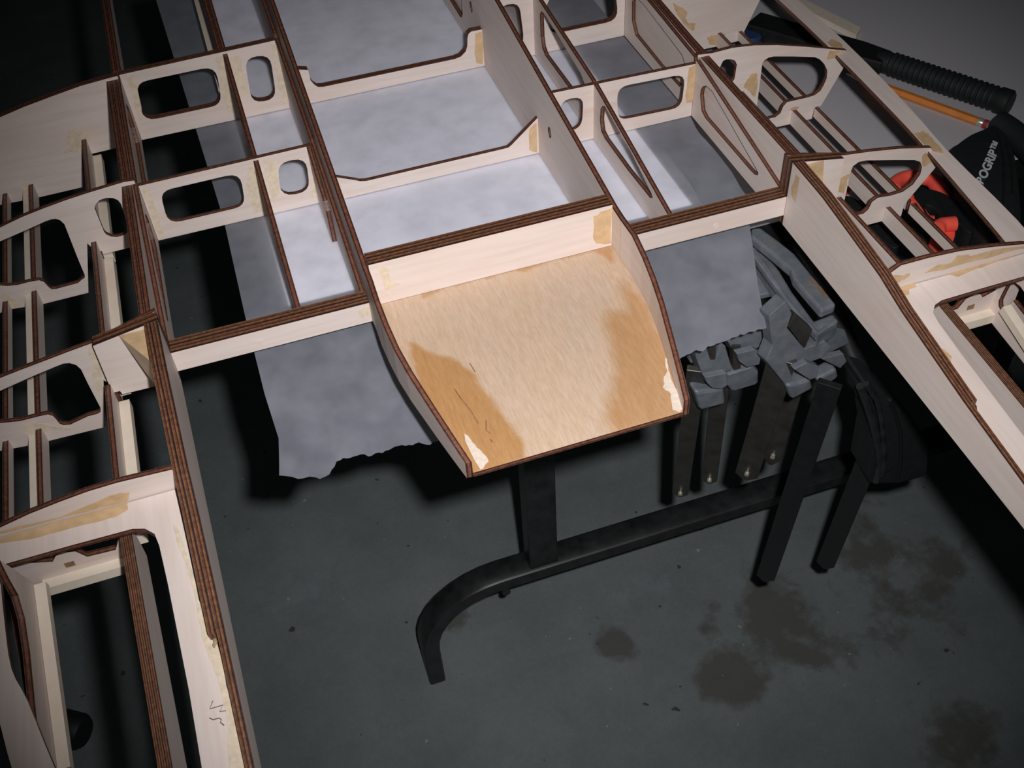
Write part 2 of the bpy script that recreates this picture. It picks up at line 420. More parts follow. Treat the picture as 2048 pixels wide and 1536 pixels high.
# cross ribs of the two bays
def mirp(L): return [Vector((2 * X0 - p.x, p.y, p.z)) for p in L]
pA, pB = ('y', YA), ('y', YB)
la = pts(pA, [(253, 147), (559, 79), (585, 213.6), (284, 283)])
la[1].x = la[2].x = X(-1, 87.7); la[0].x = la[3].x = X(-1, 208)
la[2].z = la[3].z = 0
ha = [fil(pts(pA, [(271.7, 165.8), (431.3, 131.6), (444.3, 209.2), (286.4, 243.3)]), 10), fil(pts(pA, [(488.7, 116.2), (540, 108.7), (553, 198), (504, 206.8)]), 11)]
ribAL = sheet('rib', pA, la, ha, t=6.6, layers=2, raw=True); ribAR = sheet('rib', pA, mirp(la), [mirp(h) for h in ha], t=6.6, layers=2, raw=True)
lb = pts(pB, [(273.5, 373), (627, 290), (638, 399), (319.6, 477.8)])
lb[1].x = lb[2].x = X(-1, 87.7); lb[0].x = lb[3].x = X(-1, 208); lb[2].z = lb[3].z = 0
ribBL = sheet('rib', pB, lb, [fil(pts(pB, [(319.5, 382.8), (480.2, 345.2), (491, 411.8), (336.6, 448.4)]), 9), fil(pts(pB, [(554.3, 326.4), (611.8, 314.4), (620.3, 382.8), (562.2, 393.7)]), 10)], raw=True)
rb = pts(pB, [(1111, 184.5), (1396.5, 126.5), (1382, 231.7)]); rb.append(Vector((X(1, 87.7), YB, 0))); rb[0].x = X(1, 87.7); rb[1].x = rb[2].x = X(1, 208)
rb[2].z = 0
ribBR = sheet('rib', pB, rb, [fil(pts(pB, [(1234, 174.3), (1370.8, 147.6), (1363, 214.6), (1235.8, 241)]), 9), fil(pts(pB, [(1119.6, 201.6), (1167.5, 191.4), (1163.4, 256.3), (1119.6, 266.6)]), 10)], raw=True)
# centre formers
fA = pts(pA, [(633, 202), (965.5, 131.6), (964.8, 58.8), (942.6, 63), (937, 68), (935, 76), (934.7, 92), (931.5, 103), (922, 113), (910, 118), (647, 173.6), (636, 174), (628, 169), (621, 160.6), (616, 140), (604, 134)])
fA[0].x = X(-1, 80.2); fA[-1].x = X(-1, 80.2); fA[1].x = fA[2].x = X(1, 80.2); fA[0].z = fA[1].z = 0
formA = sheet('former', pA, fA, t=6.6, layers=2, raw=True)
pF = ('y', 146.0)
fB = pts(pF, [(690, 398), (1074, 309), (1073.5, 236), (1024, 289), (1017, 295), (1006, 298), (732.4, 362), (720, 362.5), (712, 360.6), (684, 346)])
fB[0].x = fB[-1].x = X(-1, 80.2); fB[1].x = fB[2].x = X(1, 80.2); fB[0].z = fB[1].z = 0
formB = sheet('former', pF, fB, raw=True)
# laminated spar
def slab(name, x0, x1, y0, y1, z0, z1, layers):
    m = MB(); m.sheet([Vector((x0, y0, z0)), Vector((x1, y0, z0)), Vector((x1, y0, z1)), Vector((x0, y0, z1))], [], (0, y1 - y0, 0), layers); return m.build(name, [PX, EDGE2], fr)
spC = slab('spar', X(-1, 80.1), X(1, 80.1), 0, 12.2, 20.1, 53, 2)
spL = slab('spar', X(-1, 208.1), X(-1, 84.1), 0, 12.4, 7.8, 23.5, 2)
spR = slab('spar', X(1, 84.1), X(1, 208.1), 0, 12.4, 7.8, 23.5, 2)
for c, par in (((520, 685), spL), ((1432, 452), spR)):
    q = at(c, ('y', 0)); m_ = MB(); m_.tube([q, q + Vector((0, -.35, 0))], 2.2, 14); m_.build('dowel_end', PZ, par)

# stringers of the bays and boom doublers, with triangular openings
trF = pts(('x', X(1, 125.5)), [(1201, 218), (1205, 211.5), (1210, 212), (1214, 220), (1260, 300), (1303, 387), (1305.5, 396), (1300, 396), (1255, 340), (1210, 278), (1202, 262), (1199.5, 240)])
trR = yz(0, [(268, 25), (268.5, 45), (264, 50), (255, 51), (215, 47), (175, 41.5), (166, 37), (166, 30), (176, 18), (200, 14.5), (258, 13.5), (265, 17)])
def reflect(P, x): return [Vector((x, p.y, p.z)) for p in P]
boF = pts(('x', X(1, 208.2)), [(1400, 191), (1401.5, 180), (1405, 173), (1412, 171), (1424, 181), (1512, 336), (1516.7, 346), (1515, 351), (1509, 349), (1500, 340), (1410, 236), (1403, 222)])
boR = yz(0, [(270, 21), (271, 38), (262, 46.5), (240, 46), (172, 40.5), (163, 34), (163, 22), (172, 12), (211, 10.5), (262, 12)])
for s in (-1, 1):
    for u, hF, hR, zz in ((125.5, trF, trR, ((23.5, 47), (47.5, 57.6), (58, 72))), (208.2, boF, boR, ((23.5, 48), (48.5, 55), (56, 66)))):
        x = X(s, u); nm = 'stringer' if u < 200 else 'boom_doubler'
        e = (s * (T if u < 200 else 3.4), 0, 0)
        (a0, a1), (b0, b1), (c0, c1) = zz
        sheet(nm, ('x', x), yz(x, [(12.6, 0), (YB - .1, 0), (YB - .1, a1), (12.6, a0)]), [reflect(hF, x)], ext=e, raw=True)
        sheet(nm, ('x', x), yz(x, [(YB + T + .1, 0), (YA - .1, 0), (YA - .1, b1), (YB + T + .1, b0)]), [reflect(hR, x)] if True else [], ext=e, raw=True)
        if u < 200:
            o = sheet(nm, ('x', x), yz(x, [(YA + 7, 0), (540, 0), (540, c1), (YA + 7, c0)]), ext=(s * 7, 0, 0), layers=2, raw=True)
            m = MB(); xa, xb = sorted((X(s, u + 9), X(s, u + 14))); m.box(xa, xb, YA + 7, 540, 18, 26); m.build('balsa_ledge', BALSA, o)
        else:
            sheet('rear_rail', ('x', X(s, 206)), yz(X(s, 206), [(YA + 7, 43), (540, 52), (540, 66), (YA + 7, 58)]), ext=(s * 7, 0, 0), layers=2, raw=True)
    # outer two-ply boom wall
    x = X(s, 211.7)
    sheet('boom', ('x', x), yz(x, [(12.4, -1), (YA + 6, -1), (YA + 6, 54.5), (YA, 54.5), (YB, 49.6), (12.4, 48.5)]), ext=(s * 7, 0, 0), layers=2, raw=True, mats=[PY, EDGE])
    # forward beam, tapering towards the tip and set slightly inwards
    def fb(u, y): return Vector((X(s, u - .028 * -y), y, 0))
    for u0, th, y1, ly in ((208.2, 4.0, -330, 1), (212.3, 4.0, -208, 1)):
        P = []
        for y, z in ((-.2, 0), (-330, 2), (-330, 19), (-263, 25), (-206, 30), (-139, 38.5), (-113, 44), (-77, 47.5), (-40, 50.8), (-.2, 51)):
            if y < y1: continue
            P.append(Vector((X(s, u0 + .028 * y), y, z)))
        if y1 == -208: P = [Vector((X(s, u0 + .028 * y), y, z)) for y, z in ((-.2, 0), (-208, 1), (-208, 29.5), (-139, 38.5), (-113, 44), (-77, 47.5), (-40, 50.8), (-.2, 51))]
        m = MB(); m.sheet(P, [], (s * th, 0, 0)); bo = m.build('beam', [PY, EDGE2], fr)
        if u0 < 210: beam = bo
    if s == 1: beamR = beam
    else: beamL = beam

# sponson ribs outside the booms
pC = ('y', 8.6)
R8 = lambda L: crop(1340, 0, 5.12, L)
topB = R8([(430, 545), (640, 490), (860, 465), (1100, 462), (1400, 480), (1620, 500), (1815, 520)])
outB = pts(pB, topB + R8([(1700, 565), (1693, 595), (1780, 690), (1545, 1085), (1500, 1092), (1475, 1110), (1457, 1190), (1370, 1207), (1130, 1290)]))
outB = [Vector((X(1, 209.5), YB, 52.2)), ] + outB[:] + [Vector((X(1, 250), YB, -27)), Vector((X(1, 250), YB, -1)), Vector((X(1, 218.8), YB, -1)), Vector((X(1, 218.8), YB, 49.7)), Vector((X(1, 209.5), YB, 49.7))]
for p in outB:
    if p.z < -27 and p.x < X(1, 325): p.z = -30.5
hB = pts(pB, R8([(945, 650), (970, 615), (1010, 590), (1060, 578), (1270, 578), (1480, 585), (1530, 605), (1580, 655), (1610, 720), (1605, 800), (1575, 870), (1540, 930), (1480, 975), (1400, 1000), (1290, 1025), (1200, 1045), (1160, 1090), (1130, 1160), (1080, 1200), (1040, 1207)]))
hB += [Vector((X(1, 270), YB, -22)), Vector((X(1, 266), YB, -18))]
hs = pts(pB, R8([(530, 650), (545, 622), (575, 608), (620, 605), (665, 620), (685, 660), (660, 810)])) + [Vector((X(1, 233), YB, 12)), Vector((X(1, 227), YB, 17)), Vector((X(1, 226), YB, 30))]
ribB_R = sheet('sponson_rib', pB, outB, [hB, hs], raw=True)
R4 = lambda L: crop(1448, 0, 3.413, L)
outC = pts(pC, R4([(820, 1060), (1000, 1035), (1200, 1015), (1400, 1010), (1490, 1018), (1410, 1048), (1395, 1070), (1455, 1130), (1240, 1385), (1228, 1400), (1215, 1450), (1160, 1468), (985, 1530)]))
outC = [Vector((X(1, 209), 8.6, 51))] + outC + [Vector((X(1, 250), 8.6, -28)), Vector((X(1, 250), 8.6, 0)), Vector((X(1, 209), 8.6, 0))]
for p in outC:
    if p.z < -26 and p.x < X(1, 318): p.z = -30
hC = pts(pC, R4([(862, 1180), (880, 1135), (920, 1105), (970, 1095), (1150, 1092), (1300, 1092), (1340, 1105), (1352, 1140), (1340, 1190), (1290, 1260), (1220, 1310), (1140, 1335), (1050, 1350), (1010, 1380), (985, 1430), (950, 1460), (910, 1468)]))
hC += [Vector((X(1, 266), 8.6, -20)), Vector((X(1, 262), 8.6, -14))]
ribC_R = sheet('sponson_rib', pC, outC, [hC], raw=True)
# left ribs B, C from their own outline near the boom, mirrored farther out
L6 = lambda L: crop(0, 340, 6.827, L)
mB = mirp(outB); mhB = mirp(hB)
def off(plane, L): return pts(plane, L)
oL = off(pB, L6([(1690, 165), (1500, 222), (1200, 313), (900, 412), (600, 522), (300, 642), (0, 787)])) + [Vector((X(-1, 322), YB, 35)), Vector((X(-1, 339), YB, 28)), Vector((X(-1, 336), YB, 14)), Vector((X(-1, 331), YB, -6)), Vector((X(-1, 329.5), YB, -22))]
oL += off(pB, [(0, 626), (19.5, 618.6), (83, 608.8), (176.8, 585.4)]) + off(pB, L6([(1190, 1000), (1310, 1110), (1390, 1105), (1410, 1150), (1775, 1055)]))
oL = [Vector((X(-1, 209.5), YB, 49.7)), Vector((X(-1, 209.5), YB, 52.4))] + oL + [Vector((X(-1, 218.8), YB, 49.7))]
oL[-2].x = X(-1, 218.8)
hL = off(pB, L6([(0, 975), (400, 800), (620, 700), (700, 673), (760, 666), (820, 685), (880, 740), (1060, 1200), (1160, 1440), (1155, 1475), (1120, 1495)])) + off(pB, [(156, 566), (112, 578), (103, 578.5), (97, 574), (88, 564), (78, 560.5), (58, 564), (35, 570), (15, 572), (0, 571)]) + [Vector((X(-1, 325), YB, 0)), Vector((X(-1, 328), YB, 12)), Vector((X(-1, 318), YB, 24.5))]
hL2 = off(pB, L6([(1290, 520), (1305, 470), (1360, 410), (1450, 380), (1540, 382), (1610, 410), (1650, 460), (1760, 800), (1745, 850), (1690, 890), (1600, 915), (1520, 910), (1450, 880), (1420, 840)]))
ribB_L = sheet('sponson_rib', pB, oL, [hL, hL2], raw=True)
L5 = lambda L: crop(0, 560, 5.12, L)
oC = off(pC, L5([(960, 640), (700, 735), (400, 850), (200, 925), (0, 1005)])) + [Vector((X(-1, 318), 8.6, 37)), Vector((X(-1, 330), 8.6, 32)), Vector((X(-1, 329), 8.6, 18)), Vector((X(-1, 328), 8.6, -6)), Vector((X(-1, 328.5), 8.6, -20))]
oC += off(pC, [(0, 902), (68, 889), (210, 854), (207, 760)]) + [Vector((X(-1, 248), 8.6, 0)), Vector((X(-1, 209), 8.6, 0)), Vector((X(-1, 209), 8.6, 51))]
hcl = off(pC, L5([(0, 1135), (300, 1000), (560, 890), (650, 855), (710, 850), (780, 870), (830, 915), (900, 1060), (1030, 1310), (1030, 1350), (1000, 1370)])) + off(pC, crop(0, 820, 5.12, [(900, 65), (720, 150), (650, 155), (610, 140), (570, 90), (540, 60), (490, 45), (400, 65), (200, 115), (0, 135)])) + [Vector((X(-1, 322), 8.6, 2)), Vector((X(-1, 322), 8.6, 12)), Vector((X(-1, 315), 8.6, 19.3))]
ribC_L = sheet('sponson_rib', pC, oC, [hcl], raw=True)
L7 = lambda L: crop(0, 130, 6.827, L)
oA = off(pA, L7([(1550, 170), (1100, 287), (700, 432), (330, 572), (0, 714)])) + [Vector((X(-1, 325), YA, 36)), Vector((X(-1, 343), YA, 29)), Vector((X(-1, 340), YA, 10)), Vector((X(-1, 326), YA, -22))] + off(pA, [(0, 410), (15, 407), (72, 396), (166, 374), (164, 300), (182, 308), (239, 294)])
oA[0].x = X(-1, 218.8); oA[-1].x = X(-1, 218.8)
oA = [Vector((X(-1, 209.5), YA, 54.8)), Vector((X(-1, 209.5), YA, 57.5))] + oA + [Vector((X(-1, 218.8), YA, 54.8))]
ribA_L = sheet('sponson_rib', pA, oA, t=6.6, layers=2, raw=True); ribA_R = sheet('sponson_rib', pA, mirp(oA), t=6.6, layers=2, raw=True)

# thick panel of the spar outside each boom
panL = pts(('y', 0), [(187.5, 696), (318, 655), (318, 775), (245, 788.5), (240, 782), (228, 785), (217, 767)])
panL[1].x = panL[2].x = X(-1, 208.3); panL[0].z += 1.6; panL[1].z = 51; panL[2].z = 0
for s in (-1, 1):
    P = panL if s < 0 else mirp(panL)
    m = MB(); m.sheet(P, [], (0, 8.4, 0), 1); o = m.build('spar_panel', [PX, EDGE2], fr)
    if s < 0: panelL = o
    else: panelR = o
    # corner gusset between panel and beam
    a, b = Vector((X(s, 232), -.3, 47)), Vector((X(s, 224), -.3, 2)); c, d = Vector((X(s, 216.6), -26, 44)), Vector((X(s, 216.4), -22, 0))
    c2, d2 = Vector((X(s, 216.6), -.3, 47)), Vector((X(s, 216.4), -.3, 0))
    m = MB(); m.poly([a, b, d, c]); m.poly([a, c, c2]); m.poly([b, d2, d]); m.poly([c, d, d2, c2]); m.poly([a, c2, d2, b]); m.build('gusset', GLUE, fr)

PSL = .066
PP = ('p', Vector((0, YD, 29.5)), Vector((0, -PSL, 1)).normalized())
# sponson keel stringers
for s in (-1, 1):
    for u, zt_, zb, rng, led in ((248, 11.5, -16, ((YA - .1, YB + T), (YB - .1, 12.4), (-.1, YD + 4)), 1), (299, -17.5, -30.5, ((YA - .1, YB + T), (YB - .1, 12.4), (8.4, YD + 4)), 2), (320, -20.5, -28.5, ((YA - .1, YB + T), (YB - .1, 12.4), (8.4, YD + 4)), 0)):
        for y1, y0 in rng:
            x = X(s, u)
            o = sheet('keel_stringer', ('x', x), yz(x, [(y0, zb), (y1, zb), (y1, zt_), (y0, zt_)]), ext=(s * T, 0, 0), raw=True)
            if led == 1:
                m = MB(); xa, xb = sorted((X(s, 241.5), X(s, 247.9))); m.box(xa, xb, y0, y1, -12, -4.5); m.build('balsa_ledge', BALSA, o)
            if led == 2 and s < 0:
                m = MB(); xa, xb = sorted((X(s, u + T + .1), X(s, u + T + 5.5))); m.box(xa, xb, y0, y1, -29, -21); m.build('balsa_ledge', BALSA, o)
    # doubled keel ahead of the front rib
    for k in range(3):
        P = [Vector((X(s, (244.5 if s < 0 else 248.5) + k * 2.15 + .05 * (y - YD)), y, z)) for y, z in ((YD - 1, -17), (-330, -24), (-330, 12), (-200, 13), (YD - 1, 13.5))]
        m = MB(); m.sheet(P, [], (s * 2.1, 0, 0)); m.build('front_keel', [PY, EDGE2], fr)
    # front rib: face above the plate and low bar below it
    topD = crop(0, 820, 5.12, [(1780, 600), (1200, 745), (900, 835), (600, 945), (300, 1065), (0, 1205)]) if s < 0 else [(1765.4, 542), (1802, 531), (1858, 515.7), (1921, 502), (1989, 493.6), (2048, 488.5)]
    P = pts(('y', YD), topD)
    P[0].x = X(s, 216.2 - 3.2) + s * .3; P[0].z = 44.4
    P += [Vector((X(s, 318), YD, 33)), Vector((X(s, 318), YD, -18)), Vector((X(s, 300), YD, -20)), Vector((X(s, 256), YD, -19)), Vector((X(s, 252), YD, 0)), Vector((X(s, 213.2), YD, 4))]
    H = [Vector((X(s, u), YD, z)) for u, z in ((222, 10), (222, 22), (226, 26), (296, 26), (304, 22), (309, 14), (305, 6), (298, 2), (290, -1), (287, 3), (283, 4), (277, 2), (273, -5), (258, -6), (254, 2), (246, 6))]
    ribD = sheet('front_rib', ('y', YD), P, [H], raw=True)
    m = MB(); q0, q1 = sorted((X(s, 254), X(s, 300))); m.box(q0, q1, YD - 6.5, YD - .1, -20.5, -13.5); m.build('balsa_strip', BALSA, ribD)
    m = MB(); q0 = X(s, 283); m.box(q0 - 2.6, q0 + 2.6, YD - .15, YD - .02, -9, -5); m.build('slot', EDGE, ribD)
    # flat plate along the beam and the front rib
    zp = 29.5
    ins = [(u, y) for u, y in ((216.0, YD - .7), (330, YD - .7), (330, YD - 17), (312, YD - 17.5), (272, YD - 17.5), (240, YD - 18), (234, YD - 20), (229.5, YD - 25), (228, YD - 33), (226.5, -170), (224, -230), (222.5, -330), (207.5, -330), (208.3, -215), (212.4, -207.5), (214.2, -150))]
    P = [Vector((X(s, u), y, zp - PSL * (YD - y))) for u, y in ins]
    m = MB(); m.sheet(P, [], (0, 0, -T)); plate = m.build('flat_plate', [PY, EDGE], fr)
    if s < 0: ribDL, plateL = ribD, plate
    else: ribDR, plateR = ribD, plate
    # side frame ahead of the front rib, with a rounded opening
    x = X(s, 299)
    if s < 0:
        P = pts(('x', x), [(0, 1120), (20, 1160), (37, 1190), (50, 1235), (60, 1300), (70, 1400), (77, 1470), (84, 1560), (124, 1560), (118, 1536), (105, 1400), (88, 1270), (72, 1178), (66, 1165)])
        sf = sheet('side_frame', ('x', x), P, ext=(-T, 0, 0), raw=True)
    else:
        P = pts(('x', x), [(1990, 556), (1968, 606), (1964, 622), (2048, 727), (2140, 842), (2180, 770), (2110, 640), (2040, 545)])
        Hh = pts(('x', x), [(2023, 560), (2014, 568), (2004, 587), (1997, 602), (1997, 612), (2001, 621), (2014, 636), (2048, 679), (2120, 770), (2150, 760), (2120, 690), (2060, 600), (2040, 572)])
        sf = sheet('side_frame', ('x', x), P, [Hh], ext=(T, 0, 0), raw=True)
    m = MB(); 
    b0 = at((72, 1176), ('x', X(-1, 299))); b1 = at((120, 1545), ('x', X(-1, 299)))
    q = [Vector((X(s, 298.8), p.y, p.z)) for p in (b0, b1)]
    m.tube([q[0] + Vector((-s * 3, 0, 1)), q[1] + Vector((-s * 3, 0, 1))], 3.0, prof=[(-1, -1), (1, -1), (1, 1), (-1, 1)]); m.build('balsa_strip', BALSA, sf)
    # flat chine strip along the rib tips, curving in towards the front
    st = [(520, 331, 346, 27), (285, 332.5, 347, 26), (164, 331.5, 347.5, 25.5), (60, 327, 341.5, 25), (6, 323, 336, 24.5), (-78, 314.5, 333, 23.5), (-125, 309.5, 327, 22), (-160, 307, 321, 21), (-188, 304, 316, 20.5), (-208, 297, 311, 20), (-246, 286, 303, 19), (-300, 268, 288, 18)]
    m = MB(); A = [Vector((X(s, a), y, z)) for y, a, b, z in st]; Bq = [Vector((X(s, b), y, z)) for y, a, b, z in st]
    A = cr(A, 3, False); Bq = cr(Bq, 3, False)
    dn = Vector((0, 0, -3.4)); d = 0
    for i in range(len(A) - 1):
        a, b, c, e = A[i], A[i + 1], Bq[i + 1], Bq[i]; l = (b - a).length
        m.poly([a, b, c, e]); m.poly([a + dn, e + dn, c + dn, b + dn])
        for p, q in ((a, b), (e, c)): m.poly([p, q, q + dn, p + dn], 1, [(d, 0), (d + l, 0), (d + l, 1), (d, 1)])
        d += l
    m.poly([A[0], Bq[0], Bq[0] + dn, A[0] + dn], 1); m.poly([A[-1], Bq[-1], Bq[-1] + dn, A[-1] + dn], 1)
    chine = m.build('chine_strip', [PY, EDGE], fr)
    if s > 0: chineR = chine
    # third stringer forward and low strip seen beyond the side frame
    P = [Vector((X(s, u), y, z)) for u, y, z in ((314, YD - 2, -26), (296, -260, -30), (296, -260, -12), (314, YD - 2, -10))]
    m = MB(); m.sheet(P, [], (s * T, 0, 0)); m.build('front_stringer', [PY, EDGE], fr)

# nose floor with stained varnish
def inside(p, P):
    c = False; n = len(P)
    for i in range(n):
        a, b = P[i], P[i - 1]
        if (a.y > p.y) != (b.y > p.y) and p.x < (b.x - a.x) * (p.y - a.y) / (b.y - a.y) + a.x: c = not c
    return c
def dist(p, P):
    d = 1e9; n = len(P)
    for i in range(n):
        a, b = P[i - 1], P[i]; ab = b - a; t = max(0, min(1, (p - a).dot(ab) / max(ab.dot(ab), 1e-9))); d = min(d, (a + ab * t - p).length)
    return d
ZF = 20.0
C7 = lambda L: crop(500, 450, 2.2756, L)
stL = pts(('z', ZF), C7([(715, 535), (830, 582), (900, 602), (960, 632), (1010, 672), (1060, 735), (1130, 830), (1190, 905), (1230, 975), (1265, 1060), (1000, 1140), (820, 900)]))
stR = pts(('z', ZF), C7([(1630, 395), (1610, 480), (1640, 560), (1660, 660), (1640, 760), (1620, 860), (1660, 960), (2010, 860), (1960, 640), (1900, 520), (1800, 330), (1700, 250), (1690, 330), (1720, 390)]))
stT = pts(('z', ZF), C7([(600, 350), (780, 305), (800, 335), (900, 275), (930, 285), (1060, 240), (1080, 250), (1200, 210), (1240, 218), (1400, 150), (1420, 160), (1560, 115), (1600, 140), (1650, 180), (1660, 80), (1200, 190), (900, 265)]))
def nx_(y):
    for a, b in zip(nose, nose[1:]):
        if a[0] >= y >= b[0]: return a[1] + (b[1] - a[1]) * (a[0] - y) / (a[0] - b[0])
    return 172.5 if y > -14 else 154.2
gn, gm = 90, 90
from mathutils import noise as mnoise
vv, ff, cc = [], [], []
for j in range(gm + 1):
    y = -.1 + (-151.5 + .1) * j / gm
    for i in range(gn + 1):
        hw = nx_(y) - X0 - .1; x = X0 - hw + 2 * hw * i / gn
        p = Vector((x, y, ZF)); vv.append(p)
        wob = p + Vector((mnoise.noise(p * .12) * 2.6, mnoise.noise(p * .09 + Vector((9, 0, 0))) * 2.6, 0)) + Vector((mnoise.noise(p * .5) * .8, 0, 0))
        v = 0
        for P, soft in ((stL, 1.6), (stR, 5.0), (stT, 1.2)):
            d = dist(wob, P) * (1 if inside(wob, P) else -1)
            k = max(0, min(1, .5 + d / (2 * soft))); v = max(v, k * (.95 if P is stL else .8))
        v = max(v, .55 * max(0, 1 - (hw - abs(x - X0)) / 9) * (.4 + .6 * abs(mnoise.noise(p * .06))))
        cc.append(v)
for j in range(gm):
    for i in range(gn):
        a = j * (gn + 1) + i; ff.append((a, a + 1, a + gn + 2, a + gn + 1))
me = bpy.data.meshes.new('floor_panel')
n0 = len(vv); rim = [i for i in range(gn + 1)] + [j * (gn + 1) + gn for j in range(1, gm + 1)] + [gm * (gn + 1) + i for i in range(gn - 1, -1, -1)] + [j * (gn + 1) for j in range(gm - 1, 0, -1)]
low = {r: n0 + k for k, r in enumerate(rim)}
vv2 = vv + [vv[r] + Vector((0, 0, -T)) for r in rim]
ne = len(ff)
for k in range(len(rim)):
    a, b = rim[k], rim[(k + 1) % len(rim)]; ff.append((a, low[a], low[b], b))
ff.append(tuple(low[r] for r in rim))
me.from_pydata([tuple(p * .001) for p in vv2], [], ff)
me.materials.append(PFLOOR); me.materials.append(EDGE)
uvl = me.uv_layers.new(name='UVMap')
for p in me.polygons:
    if ne <= p.index < len(ff) - 1:
        p.material_index = 1
        for li, t in zip(p.loop_indices, ((0, 0), (0, 1), (1, 1), (1, 0))): uvl.data[li].uv = t
ca = me.color_attributes.new('stain', 'FLOAT_COLOR', 'POINT')
for i in range(len(vv2)):
    v = cc[i] if i < n0 else 0; ca.data[i].color = (v, v, v, 1)
pf = bpy.data.objects.new('floor_panel', me); COL.objects.link(pf); child(pf, fr); pf['label'] = 'tan nose floor panel with darker varnish stains'
def flatpatch(par, plane, L, kind, **k): return glue(par, plane, L, kind, **k)
zf = ('z', ZF)
flatpatch(pf, zf, C7([(975, 948), (1000, 965), (1025, 1000), (1060, 1040), (1088, 1075), (1062, 1105), (1045, 1110), (985, 1000)]), GLUEW)
flatpatch(pf, zf, C7([(1888, 600), (1905, 640), (1912, 700), (1945, 760), (1972, 830), (1960, 850), (1925, 840), (1915, 770), (1880, 740), (1885, 690), (1900, 670), (1888, 640)]), GLUEW)
for L in ([(930, 745), (960, 790), (1005, 845), (1040, 905)], [(1000, 630), (1025, 670)], [(1075, 890), (1075, 935), (1095, 950)], [(1095, 975), (1104, 990)]):
    m_ = MB(); P = pts(zf, C7(L)); m_.tube([p + Vector((0, 0, .05)) for p in P], .32, 6); m_.build('crack', EDGE, pf)

# glue stains
glue(ribDR, ('y', YD), crop(1700, 480, 5.885, [(470, 425), (540, 402), (640, 412), (712, 378), (690, 428), (640, 462), (560, 495), (525, 505)]))
glue(ribDR, ('y', YD), crop(1700, 480, 5.885, [(880, 385), (1020, 300), (1200, 265), (1250, 190), (1370, 170), (1420, 195), (1700, 112), (2048, 75), (2048, 95), (1900, 130), (1500, 240), (1100, 345)]))
glue(plateR, PP, crop(1700, 480, 5.885, [(530, 525), (720, 490), (780, 540), (690, 592), (700, 640), (640, 655), (580, 600)]))
glue(plateR, PP, crop(1700, 480, 5.885, [(1080, 380), (1500, 265), (1980, 125), (2000, 160), (1600, 310), (1450, 350), (1260, 430)]))
glue(plateR, PP, crop(1848, 600, 10.24, [(330, 1000), (460, 1040), (560, 1150), (560, 1260), (520, 1340)]))
glue(ribDL, ('y', YD), crop(0, 820, 5.12, [(0, 1245), (300, 1165), (640, 1085), (900, 970), (1120, 880), (1210, 852), (1330, 850), (1310, 925), (900, 1035), (400, 1165), (0, 1275)]))
glue(plateL, PP, crop(0, 820, 5.12, [(0, 1310), (1310, 945), (1320, 1010), (1180, 1100), (1000, 1140), (600, 1250), (300, 1330), (0, 1370)]))
L8 = lambda L: crop(0, 1100, 3.522, L)
glue(plateL, PP, L8([(1225, -180), (1255, -160), (1340, 100), (1440, 470), (1490, 560), (1545, 690), (1600, 950), (1680, 1300), (1735, 1560), (1620, 1560), (1610, 1330), (1590, 1150), (1550, 950), (1500, 800), (1440, 690), (1410, 560), (1380, 330), (1340, 200), (1290, 60), (1240, -60)]), GLUEY)
glue(beamR, ('x', X(1, 208.2)), crop(1580, 300, 4.376, [(15, 330), (55, 210), (130, 290), (118, 330), (95, 400), (60, 480), (20, 410)]))
glue(ribB_R, pB, R8([(750, 890), (790, 810), (840, 750), (885, 757), (900, 820), (875, 985), (860, 990), (800, 920)]))
glue(ribB_R, pB, R8([(1225, 1120), (1270, 1092), (1322, 1095), (1300, 1125), (1255, 1140)]))
glue(ribB_R, pB, R8([(1600, 590), (1640, 520), (1720, 518), (1800, 525), (1700, 560), (1690, 590), (1620, 605)]))
glue(ribC_R, pC, crop(1580, 300, 4.376, [(415, 330), (440, 250), (530, 195), (505, 260), (470, 380), (415, 365)]))
glue(ribC_R, pC, crop(1580, 300, 4.376, [(1150, 60), (1180, 20), (1225, 30), (1215, 75), (1250, 100), (1190, 140), (1160, 140)]))
glue(ribA_R, pA, R8([(20, 20), (60, 45), (130, 80), (180, 130), (150, 190), (200, 235), (262, 240), (235, 320), (140, 240), (60, 120)]))
glue(ribA_R, pA, R8([(380, 380), (520, 340), (570, 350), (540, 400), (470, 470), (400, 450)]))
glue(ribBR, pB, crop(1000, 0, 2.926, [(1108, 395), (1158, 375), (1130, 590), (1090, 605), (1085, 560)]))
C2 = lambda L: crop(500, 0, 2.926, L)
glue(formA, pA, C2([(1318, 195), (1358, 185), (1362, 375), (1325, 370), (1315, 290)]))
glue(formB, pF, C2([(1635, 760), (1675, 715), (1680, 890), (1632, 880)]))
glue(spC, ('y', 0), crop(1000, 0, 2.926, [(548, 1270), (600, 1235), (655, 1215), (650, 1420), (560, 1430), (545, 1360)]), amp=.8)
glue(spC, ('y', 0), C7([(580, 180), (630, 200), (640, 260), (680, 270), (630, 290), (645, 335), (615, 290)]), GLUEY)
C1 = lambda L: crop(0, 0, 2.926, L)
